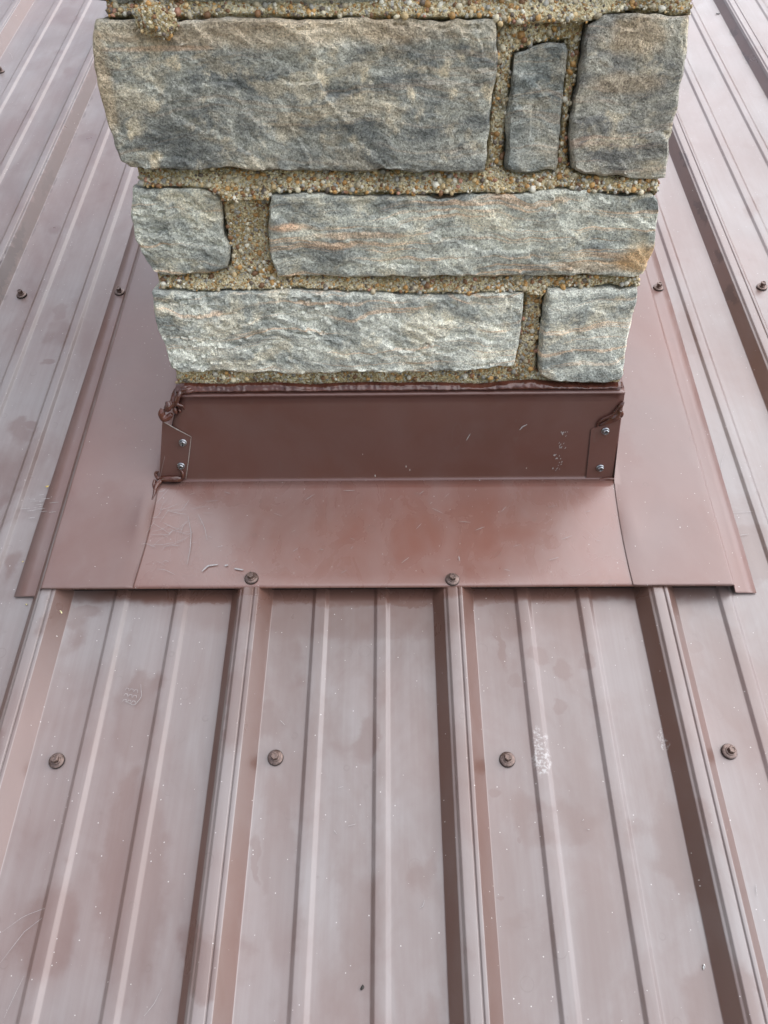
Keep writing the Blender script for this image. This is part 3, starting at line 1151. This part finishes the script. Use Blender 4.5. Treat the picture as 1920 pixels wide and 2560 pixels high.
# apron: hemmed lip, flat on the ribs, bend, upright leg, top return towards the stone
apr = []
nU = 60
for i in range(nU + 1):
    s = i / nU
    u = uA0 + (uA1 - uA0) * s
    pr = [(lip_v + .010, WA - .0042), (lip_v + .001, WA - .0038), (lip_v - .0003, WA - .002), (lip_v + .0008, WA - .0002)]
    row = []
    for k in range(13):
        t = k / 12
        v = lip_v + .003 + (bend_v - .0035 - lip_v - .003) * t
        buck = fr(Vector((u * 7, v * 7, 2)), 2) * .0011 * math.sin(math.pi * min(1, t * 1.02))
        pr.append((v, WA + buck))
    row = [roof_world(u, v, w) for v, w in pr]
    apr.append(row)
sheet('apron', apr, M['flash'])

# dark closure foam, added to deepen the shade between the pans and the apron
V, F = box((uA0 + .012, lip_v + .007, .0012), (uA1 - .012, lip_v + .03, WA - .0045))
M['foam'] = plain('closure_shade_foam', (0.018, 0.013, 0.011), .9, 0, .2, .4, 300, .5)
wmesh('closure_shade_strip', [roof_world(*p) for p in V], F, M['foam'], flash, FLI, smooth=False)

leg = []
for i in range(nU + 1):
    s = i / nU
    xb, xt = xfl0 + (xfr0 - xfl0) * s, xfl1 + (xfr1 - xfl1) * s
    row = [Vector((xb, YF - .0036 * math.cos(PHI), ZB - .0036 * math.sin(PHI))), Vector((xb, YF - .0014, ZB - .0002)),
           Vector((xb, YF - .0002, ZB + .0014)), Vector((xb, YF, ZB + .004))]
    for k in range(1, 11):
        t = k / 10
        row.append(Vector((xb + (xt - xb) * t, YF + fr(Vector((xb * 6, t, 8)), 2) * .0010 * math.sin(math.pi * t), ZB + .004 + (ZL - ZB - .005) * t)))
    row += [Vector((xt, YF - .0007, ZL - .0008)), Vector((xt, YF - .0012, ZL + .0002)), Vector((xt, YF - .0006, ZL + .0012)),
            Vector((xt, YF + .004, ZL + .0024)), Vector((xt, YF + .018, ZL + .0075)), Vector((xt, YM + .004, ZL + .010))]
    leg.append(row)
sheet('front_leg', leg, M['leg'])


def side_piece(sg, px):
    """sg -1 left, +1 right: upright leg on the chimney flank, flat over the ribs, step down, flange on the pan"""
    e_lo = on_roof(px['edge'][0], px['edge'][1], WS)
    b1 = on_roof(px['b1'][0], px['b1'][1], WS)[0]
    b1t = on_roof(px['b1t'][0], px['b1t'][1], WS)[0]
    ou = on_roof(px['out'][0], px['out'][1], .0025)
    out_t = on_roof(px['outt'][0], px['outt'][1], .0025)[0]
    vt = roof_world(0, 0, 0)
    v_end = bend_v + (DEPTH + .16) / math.cos(PHI)
    xin = (xl - .012) if sg < 0 else (xr + .012)
    rows_ = []
    nV = 70
    for j in range(nV + 1):
        t = j / nV
        v = lip_v - .0012 + (v_end - lip_v) * t ** 1.4
        if v < bend_v:
            # inner edge runs from the lip to the corner of the front leg
            s = (v - lip_v) / (bend_v - lip_v)
            c = xfl0 - .001 if sg < 0 else xfr0 + .001
            bulge = .010 * s * (1 - s) * (-sg)
            ui = e_lo[0] * (1 - s) + c * s + bulge
        else:
            ui = xfl0 if sg < 0 else xfr0
        k = (v - lip_v) / .5
        bb = b1 + (b1t - b1) * min(1.0, max(0, k))
        oo = ou[0] + (out_t - ou[0]) * min(1.0, max(0, k))
        step = bb + sg * .0085
        pr = []
        if v >= bend_v + .004:
            H = ZL - ZB
            lean = (xfl1 - xfl0 if sg < 0 else xfr1 - xfr0) / H
            for hz in (H, H * .5, .004, .001):
                q = EV * math.sin(PHI) * hz + EN * math.cos(PHI) * hz      # straight up
                pr.append((ui + lean * hz + (sg * .001 if hz < .002 else 0), WS + q.dot(EN), q.dot(EV)))
        else:
            pr += [(ui, WS, 0)] * 4
        for q in range(1, 13):
            f_ = q / 12
            u = ui + (bb - sg * .002 - ui) * f_
            lift = .004 * math.exp(-((v - (lip_v + .095)) / .03) ** 2) * math.exp(-(f_ * 6) ** 2) if sg < 0 else .0022 * math.exp(-((v - (lip_v + .08)) / .03) ** 2) * math.exp(-(f_ * 6) ** 2)
            pr.append((u, WS + lift + fr(Vector((u * 6, v * 5, 5 + sg)), 2) * .0009 * math.sin(math.pi * f_)))
        pr += [(bb - sg * .0008, WS - .0001), (bb + sg * .0006, WS - .0012), (step - sg * .001, .0048), (step + sg * .0008, .0034), (step + sg * .003, .0028)]
        pr += [((step + oo) / 2, .0026 + noise.noise(Vector((v * 12, sg, 0))) * .0006), (oo, .0022 + noise.noise(Vector((v * 9, sg, 4))) * .0009)]
        if sg > 0:
            pr = pr[::-1]
        rows_.append([roof_world(q[0], v + (q[2] if len(q) > 2 else 0), q[1]) for q in pr])
    return sheet('side_flashing', rows_, M['side'], angle=70)


LS = side_piece(-1, dict(edge=(333, 1462), b1=(103, 1466), b1t=(299, 800), out=(36, 1488), outt=(258, 800)))
RS = side_piece(1, dict(edge=(1585, 1467), b1=(1836, 1466), b1t=(1651, 800), out=(1895, 1494), outt=(1693, 800)))
LS['label'] = 'side flashing along the left of the chimney'
RS['label'] = 'side flashing along the right of the chimney'


def flat_plate(name, pts, Y, thick, mat):
    """a cut tab lying on the front leg"""
    n = len(pts)
    V = [Vector((x, Y, z)) for x, z in pts] + [Vector((x, Y + thick, z)) for x, z in pts]
    F = [tuple(range(n))] + [(i, n + i, n + (i + 1) % n, (i + 1) % n) for i in range(n)]
    o = wmesh(name, V, [F[0][::-1]] + F[1:], mat, flash, FLI, smooth=False)
    return o


YT = YF - .0016
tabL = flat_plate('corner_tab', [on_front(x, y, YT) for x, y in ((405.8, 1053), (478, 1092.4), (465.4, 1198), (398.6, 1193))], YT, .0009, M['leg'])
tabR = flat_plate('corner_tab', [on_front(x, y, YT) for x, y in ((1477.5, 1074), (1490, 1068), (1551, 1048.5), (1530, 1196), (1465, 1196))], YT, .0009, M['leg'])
tabL['label'] = 'left corner tab with a slanted top edge and two silver screws'
tabR['label'] = 'right corner tab half under sealant with two silver screws'

# bare cut edges of the tabs


def strip(path, width, place):
    """thin flat ribbon along a path"""
    V, F = [], []
    for i, p in enumerate(path):
        a = path[max(0, i - 1)]
        b = path[min(len(path) - 1, i + 1)]
        dx, dz = b[0] - a[0], b[1] - a[1]
        l = math.hypot(dx, dz) or 1
        w = width * (.35 + .65 * math.sin(math.pi * (i + .5) / len(path))) / 2
        V.append(place(p[0] - dz / l * w, p[1] + dx / l * w))
        V.append(place(p[0] + dz / l * w, p[1] - dx / l * w))
    for i in range(len(path) - 1):
        F.append((2 * i, 2 * i + 1, 2 * i + 3, 2 * i + 2))
    return V, F


def fr_strip(pts, width, Y):
    return strip(resample([on_front(x, y, Y) for x, y in pts], 10), width, lambda a, z: Vector((a, Y, z)))


YE = YT - .0004
parts = [(*fr_strip(p, w, YE), 0) for p, w in (([(406, 1053), (442, 1073), (478, 1092)], .0013), ([(478, 1092), (472, 1145), (465, 1197)], .0008))]
V, F, _ = join(parts)
eo = wmesh('cut_edge', V, F, M['bare'], tabL, FLI, smooth=False)
parts = [(*fr_strip([(1477, 1075), (1465, 1195)], .0006, YE), 0)]
V, F, _ = join(parts)
wmesh('cut_edge', V, F, M['rubber'], tabR, FLI, smooth=False)

# screws: two through the apron lip into the ribs, one each side, four zinc ones in the tabs
for (x, y) in ((629, 1447), (1131, 1450)):
    u, v = on_roof(x, y, WA)
    p = FLI @ roof_world(u, v, WA + .0004)
    put_screw(SCREW, flash, Matrix.Translation(p) @ tilt())
for (x, y, par) in ((299.5, 731, LS), (1646, 720, RS)):
    u, v = on_roof(x, y, .003)
    p = FLI @ roof_world(u, v, .0028)
    put_screw(SCREW, par, Matrix.Translation(p) @ tilt())
up_face = (FLI.to_3x3() @ Matrix.Rotation(R(90), 3, 'X')).to_4x4()
for (x, y, par, a) in ((457.5, 1106, tabL, 1.4), (453, 1164, tabL, .5), (1513, 1077, tabR, .4), (1500, 1169, tabR, .6)):
    X, Z = on_front(x, y, YT)
    p = FLI @ Vector((X, YT - .0002, Z))
    put_screw(ZINC, par, Matrix.Translation(p) @ up_face @ Matrix.Rotation(a, 4, 'Z') @ Matrix.Rotation(.07, 4, 'X'))

# ------------------------------------------------------------------ sealant


def tube(path, rads, n=10, squash=None):
    V, F = [], []
    for i, p in enumerate(path):
        a, b = path[max(0, i - 1)], path[min(len(path) - 1, i + 1)]
        d = (b - a).normalized()
        x = d.cross(Vector((0.1, 1, 0.2))).normalized()
        y = d.cross(x)
        for k in range(n):
            an = 2 * math.pi * k / n
            r_ = rads[i] * (1 + .2 * noise.noise(p * 160 + Vector((math.cos(an), math.sin(an), 0))))
            V.append(p + (x * math.cos(an) + y * math.sin(an)) * r_)
    m = len(path)
    for i in range(m - 1):
        for k in range(n):
            F.append((i * n + k, i * n + (k + 1) % n, (i + 1) * n + (k + 1) % n, (i + 1) * n + k))
    F.append(tuple(range(n))[::-1])
    F.append(tuple((m - 1) * n + k for k in range(n)))
    return V, F


def smooth_path(pts, n):
    out = []
    P = [Vector(p) for p in pts]
    P = [P[0] * 2 - P[1]] + P + [P[-1] * 2 - P[-2]]
    m = len(P) - 3
    for i in range(n):
        s = i / (n - 1) * m
        k = min(int(s), m - 1)
        t = s - k
        a, b, c, d = P[k:k + 4]
        out.append(.5 * ((2 * b) + (c - a) * t + (2 * a - 5 * b + 4 * c - d) * t * t + (3 * b - a - 3 * c + d) * t ** 3))
    return out


# long bead between the metal and the mortar: pushed in with strokes that leave ripples
random.seed(9)
top_y = [(440, 962), (470, 958), (520, 960), (570, 961), (620, 958), (700, 957), (780, 962), (850, 958), (940, 956), (1000, 958), (1060, 956),
         (1140, 958), (1190, 961), (1270, 953), (1330, 950), (1400, 957), (1480, 958), (1546, 956)]
bx, rowsb = [], []
NB = 620
xs0, xs1 = on_front(446, 962, YM)[0], on_front(1548, 957, YM)[0]


def interp(tab, x):
    for (x1, y1), (x2, y2) in zip(tab, tab[1:]):
        if x1 <= x <= x2:
            return y1 + (y2 - y1) * (x - x1) / (x2 - x1)
    return tab[0][1] if x < tab[0][0] else tab[-1][1]


V = []
NS = 13
for i in range(NB):
    s = i / (NB - 1)
    x = xs0 + (xs1 - xs0) * s
    px = 446 + (1548 - 446) * s
    zt_ = on_front(px, interp(top_y, px) - 1, YM - .008)[1]
    zb = ZL + .0035
    stroke = px / 60 + 2.2 * noise.noise(Vector((px / 90, 0, 0)))
    sf = stroke - math.floor(stroke)
    rip = (abs(sf - .5) * 2) ** 4 * .0011 * (.5 + noise.noise(Vector((px / 40, 8, 0)))) + .0009 * noise.noise(Vector((px / 14, 1, 0)))
    fat = .0075 + .0016 * noise.noise(Vector((px / 60, 3, 0))) + rip
    for k in range(NS):
        t = k / (NS - 1)
        z = zb + (zt_ - zb) * t
        yb = (YF + .006) * (1 - t) + (YM - .006) * t
        b = math.sin(math.pi * min(1, t * .92 + .05)) ** .8
        conc = .0016 * math.cos(2 * math.pi * (t - .1)) * (1 if px < 1150 else .4)
        V.append(Vector((x, yb - fat * b - conc * b + .0006 * noise.noise(Vector((x * 220, z * 420, 1))), z + .0005 * noise.noise(Vector((x * 300, 2, z * 100))))))
F = [(i * NS + k, (i + 1) * NS + k, (i + 1) * NS + k + 1, i * NS + k + 1) for i in range(NB - 1) for k in range(NS - 1)]
bead = wmesh('sealant_bead', V, F, M['seal'], flash, FLI)
bead['label'] = 'glossy brown sealant bead along the top of the flashing'


def blob(paths, label, voxel=.0006, slim=.82):
    parts = []
    for pts, rad in paths:
        n = 8 * len(pts)
        pa = smooth_path(pts, n)
        rr = [rad[0] + (rad[1] - rad[0]) * i / (n - 1) for i in range(n)]
        rr = [r_ * slim * (.75 + .35 * math.sin(math.pi * (i + .5) / n)) for i, r_ in enumerate(rr)]
        parts.append((*tube(pa, rr), 0))
    V, F, _ = join(parts)
    o = wmesh('sealant_dab', V, F, M['seal'], flash, FLI)
    md = o.modifiers.new('fuse', 'REMESH')
    md.mode = 'VOXEL'
    md.voxel_size = voxel
    md.use_smooth_shade = True
    ms = o.modifiers.new('soften', 'SMOOTH')
    ms.factor = .5
    ms.iterations = 2
    o['label'] = label
    return o


def fp(x, y, out=0.0):
    X, Z = on_front(x, y, YF - out)
    return Vector((X, YF - out, Z))


blob([([fp(447, 965, -.012), fp(440, 980, -.006), fp(436, 1000, 0), fp(428, 1015, .003)], (.0035, .006)),
      ([fp(455, 972, -.004), fp(446, 990, .002), fp(440, 1010, .004)], (.003, .004)),
      ([fp(420, 1003, .004), fp(421, 1016, .006), fp(416, 1026, .006)], (.0048, .0052)),
      ([fp(408, 1022, .003), fp(404, 1034, .006), fp(409, 1046, .006), fp(420, 1044, .006), fp(430, 1035, .005)], (.0052, .0046)),
      ([fp(432, 1012, .003), fp(445, 1012, .005), fp(457, 1016, .004), fp(460, 1024, .003)], (.0030, .0016)),
      ([fp(436, 1018, .002), fp(438, 1028, .003), fp(440, 1034, .002)], (.0036, .0026)),
      ([fp(447, 1022, .002), fp(450, 1028, .003), fp(450, 1033, .002)], (.0018, .0012)),
      ([fp(455, 985, -.002), fp(470, 980, 0), fp(486, 976, -.003), fp(500, 976, -.005)], (.0026, .0020)),
      ([fp(450, 978, -.001), fp(468, 972, -.002), fp(482, 968, -.006)], (.0026, .0018))],
     'lumpy sealant smeared over the upper left corner')


def rp(x, y, w):
    u, v = on_roof(x, y, w)
    return roof_world(u, v, w)


blob([([fp(400, 1196, .002), fp(420, 1197, .004), fp(440, 1197, .004), fp(453, 1198, .003)], (.0048, .0052)),
      ([fp(454, 1200, .003), fp(457, 1190, .004), fp(455, 1180, .003), fp(449, 1174, .002), fp(443, 1173, .001)], (.0030, .0012)),
      ([fp(398, 1198, .002), fp(391, 1190, -.004), fp(390, 1182, -.006), fp(396, 1179, -.004)], (.0034, .0018)),
      ([rp(400, 1203, WS + .002), rp(391, 1215, WS + .002), rp(386, 1232, WS + .001), rp(380, 1250, WS + .0006)], (.0042, .0012)),
      ([rp(388, 1200, WS + .002), rp(384, 1212, WS + .001), rp(384, 1224, WS)], (.0030, .0010))],
     'sealant dab at the lower left corner of the front leg')
blob([([fp(1492, 1068, .002), fp(1497, 1056, .003), fp(1512, 1046, .003), fp(1530, 1037, .003), fp(1543, 1022, .003)], (.0018, .0022)),
      ([fp(1500, 1064, .0025), fp(1520, 1058, .003), fp(1540, 1050, .003), fp(1550, 1043, .003)], (.0014, .0022)),
      ([fp(1500, 1062, .0005), fp(1520, 1052, .001), fp(1540, 1040, .001), fp(1550, 1025, .001)], (.0040, .0050)),
      ([fp(1545, 1024, .002), fp(1553, 1012, .002), fp(1559, 1003, .001)], (.0042, .0024)),
      ([fp(1551, 1026, .001), fp(1554, 1036, .001), fp(1552, 1043, .001)], (.0036, .0026))],
     'smeared sealant across the upper edge of the right tab')
blob([([fp(1482, 1200, .003), fp(1500, 1202, .004), fp(1520, 1203, .004), fp(1535, 1203, .003)], (.0016, .0030)),
      ([fp(1490, 1199, .002), fp(1510, 1198, .003), fp(1532, 1197, .003), fp(1538, 1202, .001)], (.0018, .0034))],
     'thin sealant at the lower right corner of the front leg')

# ------------------------------------------------------------------ scuffs: chips in the paint, a tread print, scratches
random.seed(31)


def rf_strip(pts, width, w):
    return strip(resample([on_roof(x, y, w) for x, y in pts], max(6, 3 * len(pts))), width, lambda a, b: roof_world(a, b, w))


chips = []
for (x, y, n, sp) in ((1411, 1085, 8, 8), (1405, 1113, 8, 9), (1393, 1143, 10, 9), (1400, 1160, 6, 7), (1392, 1172, 6, 10)):
    for k in range(n):
        a, b = x + random.uniform(-sp, sp), y + random.uniform(-sp * .8, sp * .8)
        l = random.uniform(1.5, 4)
        chips.append((*fr_strip([(a - l * .4, b + l * .6), (a + l * .4, b - l * .6)], random.uniform(.0005, .0012), YF - .0009 - random.uniform(0, .0003)), 0))
for p, w in (([(1299, 1075), (1306, 1067), (1318, 1061)], .0014), ([(1166, 1101), (1171, 1092), (1176, 1084)], .0010)):
    chips.append((*fr_strip(p, w, YF - .0016), 0))
V, F, _ = join(chips)
o = wmesh('paint_chips', V, F, M['chalk'], flash, FLI, smooth=False)
o['kind'] = 'stuff'

sc = []
for k in range(44):                                    # scuffed left end of the apron
    x, y = random.gauss(420, 32), random.gauss(1310, 55)
    if not (365 + (1462 - y) * .02 < x < 520 and 1215 < y < 1450):
        continue
    a = random.uniform(-.6, 1.1)
    l = random.uniform(6, 28)
    c = random.uniform(-6, 6)
    sc.append((*rf_strip([(x - l * math.cos(a), y + l * math.sin(a)), (x + c * .4, y + c), (x + l * math.cos(a), y - l * math.sin(a))], random.uniform(.00015, .0004), WA + .0022), 0))
for k in range(34):
    x, y = random.uniform(480, 1500), random.uniform(1215, 1440)
    a = random.uniform(-.5, .9)
    l = random.uniform(3, 16)
    sc.append((*rf_strip([(x - l * math.cos(a), y + l * math.sin(a)), (x + l * math.cos(a), y - l * math.sin(a))], random.uniform(.0002, .0005), WA + .0022), 0))
sc.append((*rf_strip([(470, 1290), (478, 1330), (476, 1370), (468, 1410)], .0007, WA + .0022), 0))
sc.append((*rf_strip([(495, 1285), (512, 1320), (518, 1350)], .0006, WA + .0022), 0))
sc.append((*rf_strip([(1147, 1390), (1149, 1402)], .0009, WA + .0022), 0))
sc.append((*rf_strip([(505, 1428), (520, 1414), (545, 1411)], .0020, WA + .0022), 0))
sc.append((*rf_strip([(586, 1421), (608, 1425)], .0020, WA + .0022), 0))
sc.append((*rf_strip([(562, 1414), (570, 1412)], .0024, WA + .0022), 0))
V, F, _ = join(sc)
o = wmesh('scratches', V, F, M['chalk'], flash, FLI, smooth=False)
o['kind'] = 'stuff'

sc = []
W0 = .0018


def tread(cx, cy, sc_):
    out = []
    for r_ in range(3):
        for c in range(3):
            x, y = cx + c * 11 * sc_ - r_ * 3, cy + r_ * 14 * sc_ + c * 2
            out.append(([(x - 6, y + 4), (x - 2, y - 2), (x + 4, y - 1), (x + 4, y + 6)], .0009))
    out.append(([(cx + 34, cy - 12), (cx + 36, cy + 20), (cx + 18, cy + 42), (cx - 6, cy + 30)], .0010))
    return out


for p, w in tread(318, 1722, 1.0):
    sc.append((*rf_strip(p, w * .5, W0), 0))
for p, w in (([(0, 2408), (60, 2330), (105, 2295)], .0007), ([(5, 2330), (60, 2290), (140, 2260)], .0006),
             ([(10, 2545), (40, 2480), (60, 2440)], .0006),
             ([(360, 2540), (385, 2510), (405, 2470)], .0008),
             ([(1050, 2270), (1058, 2264), (1062, 2250)], .0010), ([(1118, 2040), (1128, 2052), (1132, 2066)], .0014),
             ([(1125, 2180), (1130, 2130), (1133, 2100)], .0007), ([(1120, 2090), (1124, 2130)], .0006), ([(1890, 2210), (1893, 2240)], .0010),
             ([(1758, 2410), (1763, 2417), (1759, 2424)], .0016), ([(1456, 2052), (1460, 2048)], .0010), ([(1468, 2073), (1474, 2074)], .0010),
             ([(1832, 1281), (1905, 1277)], .0006), ([(1850, 1338), (1872, 1335)], .0010), ([(1800, 1185), (1806, 1150), (1815, 1128)], .0006),
             ([(20, 130), (28, 135), (32, 149)], .0012), ([(88, 90), (92, 84)], .0014), ([(75, 1253), (110, 1252)], .0008),
             ([(72, 1190), (84, 1190)], .0008), ([(835, 2075), (842, 2085)], .0010), ([(845, 1970), (858, 1966)], .0008),
             ([(870, 2065), (890, 2060)], .0008), ([(700, 1800), (712, 1812)], .0010), ([(1735, 1370), (1760, 1366)], .0008)):
    sc.append((*rf_strip(p, w * .5, W0), 0))
for k in range(14):
    x, y = random.gauss(95, 22), random.uniform(1235, 1300)
    l = random.uniform(4, 14)
    sc.append((*rf_strip([(x - l, y + 1), (x + l, y - 1)], random.uniform(.0004, .0008), .0036), 0))
V, F, _ = join(sc)
o = wmesh('scuff_marks', V, F, M['chalk'], roof, INVR, smooth=False)
o['kind'] = 'stuff'

# ------------------------------------------------------------------ small litter lying on the sheets


def flake(x, y, w, l, wd_, ang, col, name, label, cat, rough=.6):
    p = rp(x, y, w)
    n = 12
    V, F = [], []
    for i in range(n):
        a = 2 * math.pi * i / n
        q = Vector((math.cos(a) * l * (1 + .2 * math.sin(3 * a)), math.sin(a) * wd_ * (1 + .25 * math.cos(2 * a + 1)), 0))
        q = Matrix.Rotation(ang, 3, 'Z') @ q
        c = .25 * (q.length / l) ** 2 * l
        V.append((q.x, q.y, c))
    V.append((0, 0, .0004))
    F = [(i, (i + 1) % n, n) for i in range(n)]
    V += [(a, b, c - .0005) for a, b, c in V[:n]] + [(0, 0, -.0002)]
    F += [(n + 1 + (i + 1) % n, n + 1 + i, 2 * n + 1) for i in range(n)]
    F += [(i, n + 1 + i, n + 1 + (i + 1) % n, (i + 1) % n) for i in range(n)]
    if name not in M:
        M[name] = plain(name, col, rough, 0, .4, .3, 400, .2)
    o = mesh(name, V, F, M[name])
    o.matrix_world = Matrix.Translation(p) @ Matrix.Rotation(PHI, 4, 'X')
    o['label'] = label
    o['category'] = cat
    return o


flake(118, 1216, .0036, .0020, .0012, .5, (.55, .40, .10), 'yellow_petal', 'yellow fleck on the left flashing flange near the corner', 'petal')
flake(57, 1404, .0036, .0010, .0008, 1.0, (.45, .36, .16), 'tan_husk', 'tiny tan husk low on the left flashing flange', 'husk')
flake(153, 1530, .0180, .0024, .0008, 2.3, (.62, .56, .30), 'pale_leaf_scrap', 'pale yellow scrap on the leftmost rib below the flashing', 'leaf')
flake(66, 1511, .0010, .0011, .0009, .2, (.50, .42, .20), 'seed_husk', 'pale husk on the pan below the left flange end', 'husk')
flake(906, 2469, .0008, .0021, .0015, 1.2, (.025, .02, .016), 'dark_seed', 'dark seed on the roof pan at the bottom middle', 'seed')
flake(1795, 34, .0010, .0050, .0018, .1, (.06, .05, .045), 'bark_crumb', 'small dark crumb on the pan at the upper right', 'crumb')
flake(1760, 2417, .0008, .0020, .0010, 1.2, (.75, .74, .70), 'white_chip', 'white chip on the pan beside the right-hand rib at the bottom', 'chip')
